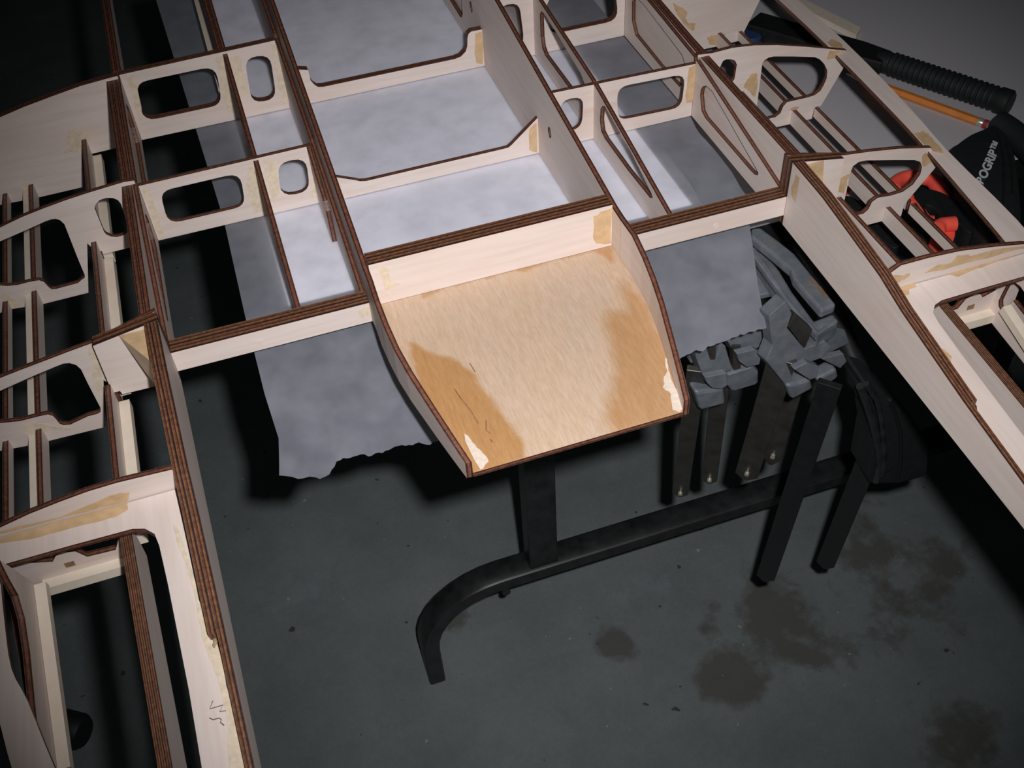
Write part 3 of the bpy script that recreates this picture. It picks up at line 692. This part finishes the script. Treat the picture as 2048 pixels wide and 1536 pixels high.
for par, pl, L in ((ribAL, pA, [(735, 440), (790, 440), (800, 500), (835, 690), (820, 710)]), (ribAL, pA, [(1255, 340), (1318, 320), (1385, 640), (1340, 660), (1300, 560), (1285, 420)]), (ribAL, pA, [(1335, 330), (1400, 330), (1440, 500), (1450, 560), (1420, 560)]), (ribAL, pA, [(1590, 260), (1630, 245), (1700, 600), (1660, 620), (1620, 450)]),
                    (ribBL, pB, [(830, 1100), (880, 1110), (960, 1390), (930, 1385)]), (ribBL, pB, [(1450, 960), (1500, 940), (1560, 1230), (1490, 1250), (1440, 1100)]), (ribBL, pB, [(1540, 940), (1620, 940), (1640, 1150), (1600, 1180), (1560, 1040)]), (ribBL, pB, [(1800, 870), (1830, 865), (1860, 1150), (1830, 1160)])):
    glue(par, pl, C1(L), GLUEY, amp=.7)
glue(ribA_L, pA, L7([(920, 950), (970, 880), (1030, 850), (1100, 900), (1220, 940), (1235, 1050), (1150, 1080), (1060, 1200), (960, 1190), (840, 1215), (920, 1150)]), GLUEY)
glue(ribA_L, pA, L6([(300, 200), (345, 165), (400, 175), (425, 215), (400, 250), (340, 250)]), GLUEY)
glue(ribC_L, pC, L5([(900, 660), (945, 640), (960, 700), (1060, 940), (1050, 1000), (1060, 1130), (1000, 1130), (940, 980), (960, 880), (910, 780)]), GLUEY)
glue(ribC_L, pC, crop(0, 820, 5.12, [(230, 160), (320, 125), (430, 140), (560, 165), (740, 185), (700, 205), (520, 200), (400, 240), (300, 240)]), GLUEY)
glue(ribB_L, pB, L5([(10, 170), (60, 150), (140, 190), (205, 255), (110, 290), (60, 220)]), GLUEY)
for L in (R8([(1610, 440), (1655, 400), (1735, 430), (1770, 480), (1800, 530), (1740, 520), (1650, 470)]), R4([(1300, 915), (1355, 895), (1395, 915), (1430, 955), (1485, 1015), (1500, 1045), (1430, 1035), (1345, 960)])):
    glue(chineR, ('z', 25.3), L, off=.9)
glue(spL, ('y', 0), C7([(490, 390), (560, 360), (575, 410), (500, 425)]), GLUEY)
# clear glue beads
for u, v, z, r in ((425, 1258, .6, 1.6), (428, 1266, .6, 1.2), (431, 1284, .6, 1.4), (428, 1292, .3, 1.0)):
    q = at((u, v), PP) + Vector((0, 0, z)); bm = bmesh.new(); bmesh.ops.create_icosphere(bm, subdivisions=2, radius=r * .001)
    for k in bm.verts: k.co = Vector((k.co.x * .8, k.co.y * 1.5, k.co.z * .7)) * (1 + .25 * mnoise.noise(k.co * 700)) + q * .001
    me = bpy.data.meshes.new('glue_bead'); bm.to_mesh(me); bm.free(); me.materials.append(GLOSS)
    o = bpy.data.objects.new('glue_bead', me); COL.objects.link(o); child(o, plateL)
# pencilled figures on the left plate
for L in ([(1500, 1062), (1478, 1120), (1572, 1092), (1548, 1140), (1590, 1132)], [(1475, 1183), (1502, 1196), (1545, 1184), (1560, 1196), (1553, 1215), (1580, 1236)]):
    m_ = MB(); m_.tube([p + Vector((0, 0, .02)) for p in pts(PP, L8(L))], .28, 5); m_.build('pencil_figure', PENCILMARK, plateL)

# ------------------------------------------------------------------ clamps on the table edge
def prism(name, plane, L, ext, m, parent, bev=1.2):
    b = MB(); b.sheet(pts(plane, L), [], ext, 1, 0, 0); return b.build(name, m, parent, bevel=bev)
CLABELS = ['grey bar clamp beside the plywood nose, lowest roller foot', 'grey bar clamp under the torn corner of the wax paper', 'grey bar clamp with wide wedge head and smooth trough arm', 'grey bar clamp with rust-worn arm, against the black trigger clamp']
CL = [
 (-38, [(1388, 679), (1404, 674), (1422, 718), (1431, 718), (1441, 684), (1451, 692), (1465, 740), (1408, 757), (1392, 715)],
  [(1410, 755), (1453, 746), (1456, 770), (1443, 778), (1424, 776), (1414, 766)], [(1390, 785), (1448, 777), (1452, 809), (1401, 822)],
  [(1378, 800), (1412, 800), (1376, 972), (1362, 996), (1346, 984)], [(1402, 660), (1434, 660), (1431, 720), (1421, 720)]),
 (-30, [(1456, 684), (1480, 655), (1526, 655), (1532, 692), (1500, 700), (1472, 710)],
  [(1474, 708), (1510, 699), (1524, 707), (1519, 729), (1495, 735), (1479, 724)], [(1453, 750), (1508, 733), (1519, 745), (1518, 768), (1464, 784), (1454, 771)],
  [(1426, 800), (1464, 790), (1428, 952), (1417, 970), (1406, 955)], [(1464, 690), (1482, 690), (1482, 745), (1468, 745)]),
 (-56, [(1538, 632), (1572, 602), (1584, 628), (1575, 656), (1609, 698), (1650, 682), (1664, 694), (1646, 715), (1615, 726), (1590, 738), (1578, 778), (1532, 722), (1545, 690)],
  [(1588, 739), (1615, 725), (1638, 733), (1634, 755), (1620, 760)], [(1573, 773), (1622, 759), (1627, 778), (1584, 801)],
  [(1524, 770), (1584, 790), (1507, 945), (1490, 962), (1466, 945)], [(1577, 655), (1590, 628), (1626, 660), (1610, 697)]),
 (-6, [(1640, 684), (1662, 652), (1690, 660), (1699, 686), (1646, 712)],
  [(1643, 718), (1687, 707), (1694, 723), (1681, 737)], [(1633, 760), (1674, 738), (1678, 755), (1644, 778)],
  [(1580, 795), (1618, 785), (1560, 915), (1545, 938), (1522, 918)], [(1640, 640), (1662, 640), (1660, 672), (1646, 672)]),
]
arms = {
 2: (-58, [(1503, 493), (1523, 493), (1559, 540), (1585, 583), (1628, 641), (1667, 626), (1677, 643), (1634, 671), (1591, 626), (1555, 579), (1510, 510)], 15),
 3: (-40, [(1503, 456), (1521, 454), (1559, 482), (1589, 506), (1624, 549), (1673, 609), (1643, 622), (1615, 590), (1587, 557), (1581, 538), (1527, 493), (1503, 474)], 8),
}
def flatbar(p0, p1, wd, th, m, parent, name='bar'):
    p0, p1 = Vector(p0), Vector(p1); d = (p1 - p0).normalized(); v = (p0 - CP).normalized()
    a = d.cross(v).normalized(); b = a.cross(d).normalized()
    if b.dot(v) < 0: b = -b
    h = wd / 2
    o = [p0 - a * h, p0 + a * h, p1 + a * h - d * wd * .55, p1 + a * h * .2, p1 - a * h * .2, p1 - a * h - d * wd * .45]
    mb = MB(); mb.sheet(o, [], b * th, 1, 0, 0); return mb.build(name, m, parent, bevel=.6), p1 - d * wd * .9 - b * .1, b
BARS = [((226, -35, -86), (258, 27, -324), 14.5), ((253, -25, -100), (285, 24, -313), 14), ((282.5, -54, -78), (308, 2.5, -292), 20), ((345.5, 6, -150), (334, 6, -286), 15)]
for i, (y, body, tab, foot, bar, slot) in enumerate(CL):
    base = BARS[i][1]
    c = thing('bar_clamp', CLABELS[i], 'clamp', base, 'grey bar clamps hanging at the table edge')
    bo, q, bv = flatbar(*BARS[i], 5, STEELBAR, c)
    prism('head', ('y', y), body, (0, 13, -4), GREYCAST, c, .7)
    prism('upper_bar', ('y', y - 1), slot, (0, 6, 0), STEELBAR, c, .6)
    prism('clutch_tab', ('y', y - 9), tab, (0, 6, -1), GREYCAST, c, .6)
    prism('foot', ('y', y - 3), foot, (0, 13, 0), GREYCAST, c, 2.6)
    m_ = MB(); m_.tube([q, q - bv * 3], 2.2, 10); m_.build('stop_pin', FERR, c, smooth=50)
    if i in arms:
        z, L, th = arms[i]
        a = prism('arm', ('z', z), L, (0, 0, -th), GREYCAST, c, 2)
        if i == 2:
            rim = [(1503, 493), (1510, 493), (1560, 570), (1596, 618), (1636, 660), (1673, 634), (1677, 643), (1634, 671), (1591, 626), (1555, 579), (1505, 510)]
            prism('arm_rim', ('z', z + 6), rim, (0, 0, -5.8), GREYCAST, c, 1.5)
        else:
            prism('rust_patch', ('z', z + .15), crop(1280, 420, 4.655, [(1570, 630), (1600, 620), (1660, 690), (1640, 700)]), (0, 0, -.3), RUST, a, 0)
            prism('rust_patch', ('z', z + .15), crop(1280, 420, 4.655, [(1640, 715), (1680, 710), (1750, 800), (1720, 815)]), (0, 0, -.3), RUST, a, 0)
            prism('rust_patch', ('z', z + .15), crop(1280, 420, 4.655, [(1540, 720), (1620, 705), (1600, 722), (1550, 740)]), (0, 0, -.3), RUST, a, 0)
    else:
        p = sum((at(q, ('y', y)) for q in body), Vector()) / len(body)
        m_ = MB(); m_.box(p.x - 8, p.x + 8, y + 14, 130, TZ + .5, TZ + 9); m_.build('arm', GREYCAST, c, bevel=2)
pl = MB(); pl.sheet(pts(('z', -72), [(1500, 508), (1512, 508), (1556, 574), (1550, 583), (1518, 590), (1505, 590)]), [], (0, 0, -5), 1, 0, 0)
tag(pl.build('steel_plate', GREYCAST, bevel=1), 'small rust-flecked grey plate between wax paper edge and clamp arm', 'plate')

tc = thing('trigger_clamp', 'black trigger clamp with curved handle hanging at the table edge', 'clamp', at((1790, 960), ('y', -40)))
flatbar((351.5, -26, -158), (362, 15, -503), 19, 6, BLACKP, tc)
flatbar((417, -20, -285), (433.5, 14, -514), 19, 6, BLACKP, tc)
m_ = MB(); m_.sheet(fil(pts(('y', -40), [(1725, 766), (1758, 775), (1812, 829), (1857, 882), (1853, 952), (1800, 966), (1742, 966), (1735, 955), (1750, 880), (1738, 800)]), 6), [], (0, 30, 4), 1, 0, 0)
bd = m_.build('body', BLACKR, tc, bevel=3)
m_ = MB(); P = cr([at(p, ('y', -42)) for p in ((1720, 772), (1735, 810), (1752, 870), (1760, 920), (1752, 962))], 4, False); m_.tube(P, 3.4, 8); m_.build('trigger', BLACKMETAL, tc, smooth=60)
m_ = MB(); P = cr([at(p, ('y', -44)) for p in ((1732, 768), (1752, 800), (1764, 850), (1768, 910), (1764, 950))], 4, False); m_.tube(P, 2.6, 8); m_.build('trigger', BLACKMETAL, tc, smooth=60)
m_ = MB(); P = cr([at(p, ('y', -41)) for p in ((1780, 800), (1800, 860), (1802, 920), (1796, 955))], 4, False); m_.tube(P, 1.6, 8); m_.build('seam_ridge', BLACKP, bd, smooth=60)
pt = at((1735, 785), ('y', -30))
m_ = MB(); m_.tube([pt, Vector((pt.x, 50, TZ - 42)), Vector((pt.x, 112, TZ - 34))], 9, 12); m_.build('jaw_arm', BLACKP, tc, smooth=50)

# ------------------------------------------------------------------ tools lying on the table
def onT(p, h=0): return at(p, ('z', TZ + h))
def along(a, b, n): return [a.lerp(b, i / n) for i in range(n + 1)]
# orange pencil
pc = thing('pencil', 'orange pencil lying between the ribbed black handle and the plywood frame', 'pencil', onT((1860, 205), 0))
a, b = onT((1783, 180), 4), onT((1956, 243), 4)
d = (b - a).normalized()
HX = [(math.cos(k * math.pi / 3), math.sin(k * math.pi / 3)) for k in range(6)]
m_ = MB(); m_.tube([a - d * 30, b], 4.0, prof=HX); m_.build('shaft', PENCILY, pc)
m_ = MB(); m_.tube([a - d * 48, a - d * 46, a - d * 30], [.5, 1, 3.9], 10); m_.build('sharpened_tip', BALSA, pc)
fe = MB(); fe.tube([b, b + d * 4, b + d * 4.6, b + d * 11, b + d * 11.6, b + d * 16], [4, 4, 3.7, 3.7, 4, 4], 14); fe = fe.build('ferrule', FERR, pc, smooth=40)
m_ = MB(); m_.tube([b + d * 5.4, b + d * 9.6], 4.15, 14); m_.build('colour_band', DARKRED, fe, smooth=40)
m_ = MB(); m_.tube([b + d * 16, b + d * 23, b + d * 25], [3.7, 3.7, 2.6], 12); m_.build('eraser', RED, pc, smooth=50)
# ribbed black handle with a long flat blade
hd = thing('ribbed_handle_tool', 'black tool with round ribbed grip and long flat shaft, behind the pencil', 'hand tool', onT((1900, 160), 0))
a, b = onT((1782, 128), 12.5), onT((2022, 208), 12.5); d = (b - a).normalized()
path_, rad = [], []
nr = 20; L_ = (b - a).length
path_ += [a - d * 14, a - d * 6]; rad += [8, 10.5]
for k in range(nr):
    t0 = L_ * .88 * k / nr
    for q, r in ((.0, 10.2), (.30, 11.6), (.62, 11.6), (.92, 10.2)):
        path_.append(a + d * (t0 + q * L_ * .88 / nr)); rad.append(r)
path_ += [a + d * (L_ * .88), a + d * (L_ * .90), a + d * (L_ * .985), b]; rad += [10.2, 12.0, 12.0, 10.0]
m_ = MB(); m_.tube(path_, rad, 20); m_.build('ribbed_grip', BLACKR, hd, smooth=40)
m_ = MB(); c0, c1 = onT((1505, 48), 10), a - d * 5
m_.tube([c0, c0.lerp(c1, .8), c1], [1, 1, .85], prof=[(-15, -9), (15, -9), (15, 7), (-15, 7)]); m_.build('shaft', BLACKP, hd, bevel=1.5)
# blue cap
m_ = MB(); q = onT((1497, 88), 0); m_.tube([q, q + Vector((0, 0, 9)), q + Vector((0, 0, 11))], [12, 12, 10], 24); tag(m_.build('blue_cap', BLUE, smooth=40), 'small dark blue round cap beside the black shaft', 'cap')
# balsa stick
m_ = MB(); P = [onT(p, 6) for p in ((1553, -10), (1562, -25), (1722, 55), (1713, 70))]; m_.sheet(P, [], (0, 0, -5.8), 1, 0, 0); tag(m_.build('balsa_stick', BALSA, bevel=.4), 'loose pale balsa stick lying on the grey table', 'stick')
# black grip tool with white lettering
gp = thing('gripping_pliers', 'black rubber pliers handle with white lettering on the grey table', 'pliers', onT((1985, 330), 0))
out = pts(('z', -62), [(1900, 300), (1915, 283), (1940, 265), (1965, 254), (1988, 244), (2000, 240), (2012, 262), (2030, 300), (2040, 360), (2046, 430), (2040, 520), (1990, 500), (1950, 440), (1915, 380)])
out = cr(out, 3)
m_ = MB(); cen = sum(out, Vector()) / len(out)
rings = [(1.0, -24), (1.02, -14), (1.0, -5), (.95, -1.2), (.88, 0)]
rr = [[cen + (p - cen) * k + Vector((0, 0, z)) for p in out] for k, z in rings]
for A, Bq in zip(rr, rr[1:]):
    for k in range(len(A)): m_.poly([A[k], A[(k + 1) % len(A)], Bq[(k + 1) % len(A)], Bq[k]])
m_.poly(rr[-1]); m_.poly(rr[0][::-1])
gb = m_.build('handle', BLACKR, gp, smooth=50)
for L in ([(1992, 258), (2004, 300), (2008, 360), (2004, 420)], [(2012, 285), (2022, 330), (2026, 390)]):
    m_ = MB(); m_.tube(cr(pts(('z', -61.8), L), 4, False), 1.0, 6); m_.build('seam_ridge', BLACKP, gb, smooth=60)
m_ = MB(); P = cr(pts(('z', -66), [(1996, 246), (2020, 262), (2046, 284), (2080, 320), (2110, 380)]), 4, False); m_.tube(P, [11] * len(P), 14); m_.build('second_handle', BLACKR, gp, smooth=60)
tcu = bpy.data.curves.new('lettering', 'FONT'); tcu.body = 'ROBOGRIP\u2122'; tcu.size = 1; tcu.extrude = .004; tcu.offset = .034; tcu.shear = .25
to = bpy.data.objects.new('lettering_tmp', tcu); COL.objects.link(to); bpy.context.view_layer.update()
tme = bpy.data.meshes.new_from_object(to.evaluated_get(bpy.context.evaluated_depsgraph_get())); bpy.data.objects.remove(to)
xs = [v.co.x for v in tme.vertices]; x0_, x1_ = min(xs), max(xs)
B0, B1 = at((1966, 372), ('z', -61.6)), at((2004, 285), ('z', -61.6))     # base line from the B to the end of the word
# the visible part of the word starts at its third letter
frac = .215
dv = (B1 - B0) / (1 - frac); st0 = B1 - dv
exv = dv / (x1_ - x0_); eyv = Vector((0, 0, 1)).cross(exv).normalized() * exv.length * .68
for v in tme.vertices: v.co = (st0 + exv * (v.co.x - x0_) + eyv * v.co.y + Vector((0, 0, v.co.z * 8))) * .001
tme.materials.clear(); tme.materials.append(WHITEINK)
lo = bpy.data.objects.new('lettering', tme); COL.objects.link(lo); child(lo, gp); lo['label'] = 'white lettering reading ROBOGRIP'
# spring clamp, black with orange-red tips
sc = thing('spring_clamp', 'black spring clamp with bright orange-red tips, below the plywood frame', 'clamp', onT((1850, 440), 0))
C6 = lambda L: crop(1580, 300, 4.376, L)
def arc(L, r, name, m, h=14, prof=None):
    b = MB(); P = cr([onT(p, h) for p in C6(L)], 4, False); b.tube(P, r, 12, prof=prof); return b.build(name, m, sc, smooth=60)
arc([(905, 345), (930, 290), (990, 250), (1080, 235), (1160, 240), (1240, 265), (1300, 330), (1340, 390)], 6.2, 'tip', RED, 16)
arc([(1030, 440), (1085, 500), (1130, 560), (1155, 600)], 6.2, 'tip', RED, 16)
arc([(1180, 640), (1250, 650)], 7, 'tip', RED, 14)
arc([(1290, 690), (1320, 660), (1380, 650), (1445, 645)], 6, 'tip', RED, 24)
bm_ = MB(); O = cr([onT(p, 18) for p in C6([(1250, 700), (1300, 680), (1420, 670), (1445, 720), (1430, 790), (1390, 815), (1330, 790), (1280, 750)])], 3); bm_.sheet(O, [], (0, 0, -16), 1, 0, 0); bm_.build('tip', RED, sc, bevel=3)
bm_ = MB(); O = cr([onT(p, 22) for p in C6([(1090, 400), (1180, 340), (1330, 370), (1470, 460), (1580, 560), (1630, 660), (1600, 720), (1540, 700), (1480, 640), (1430, 640), (1330, 640), (1230, 640), (1170, 600), (1100, 480)])], 3)
Hq = cr([onT(p, 22) for p in C6([(1180, 480), (1240, 490), (1295, 540), (1300, 590), (1260, 600), (1200, 550)])], 3)
bm_.sheet(O, [Hq], (0, 0, -20), 1, 0, 0); bm_.build('jaw', BLACKP, sc, bevel=3)
bm_ = MB(); O = cr([onT(p, 14) for p in C6([(460, 420), (520, 400), (640, 470), (760, 600), (860, 700), (960, 820), (900, 850), (760, 740), (620, 560), (520, 500)])], 3); bm_.sheet(O, [], (0, 0, -12), 1, 0, 0); bm_.build('jaw', BLACKP, sc, bevel=3)
arc([(480, 330), (510, 345)], 6, 'tip', RED, 10)

# dark rod lying on the floor
q0, q1 = at((70, 1440), ('z', FZ + 22)), at((168, 1466), ('z', FZ + 22)); d = (q1 - q0).normalized()
rd = thing('black_rod', 'black round rod end lying on the concrete floor', 'rod', at((120, 1450), ('z', FZ)))
m_ = MB(); m_.tube([q0 - d * 220, q1 - d * 34], 18, 16); m_.build('shaft', BLACKMETAL, rd, smooth=50)
m_ = MB(); m_.tube([q1 - d * 34, q1 - d * 32, q1 - d * 6, q1], [19, 22, 22, 18], 18); m_.build('end_cap', BLACKR, rd, smooth=40)
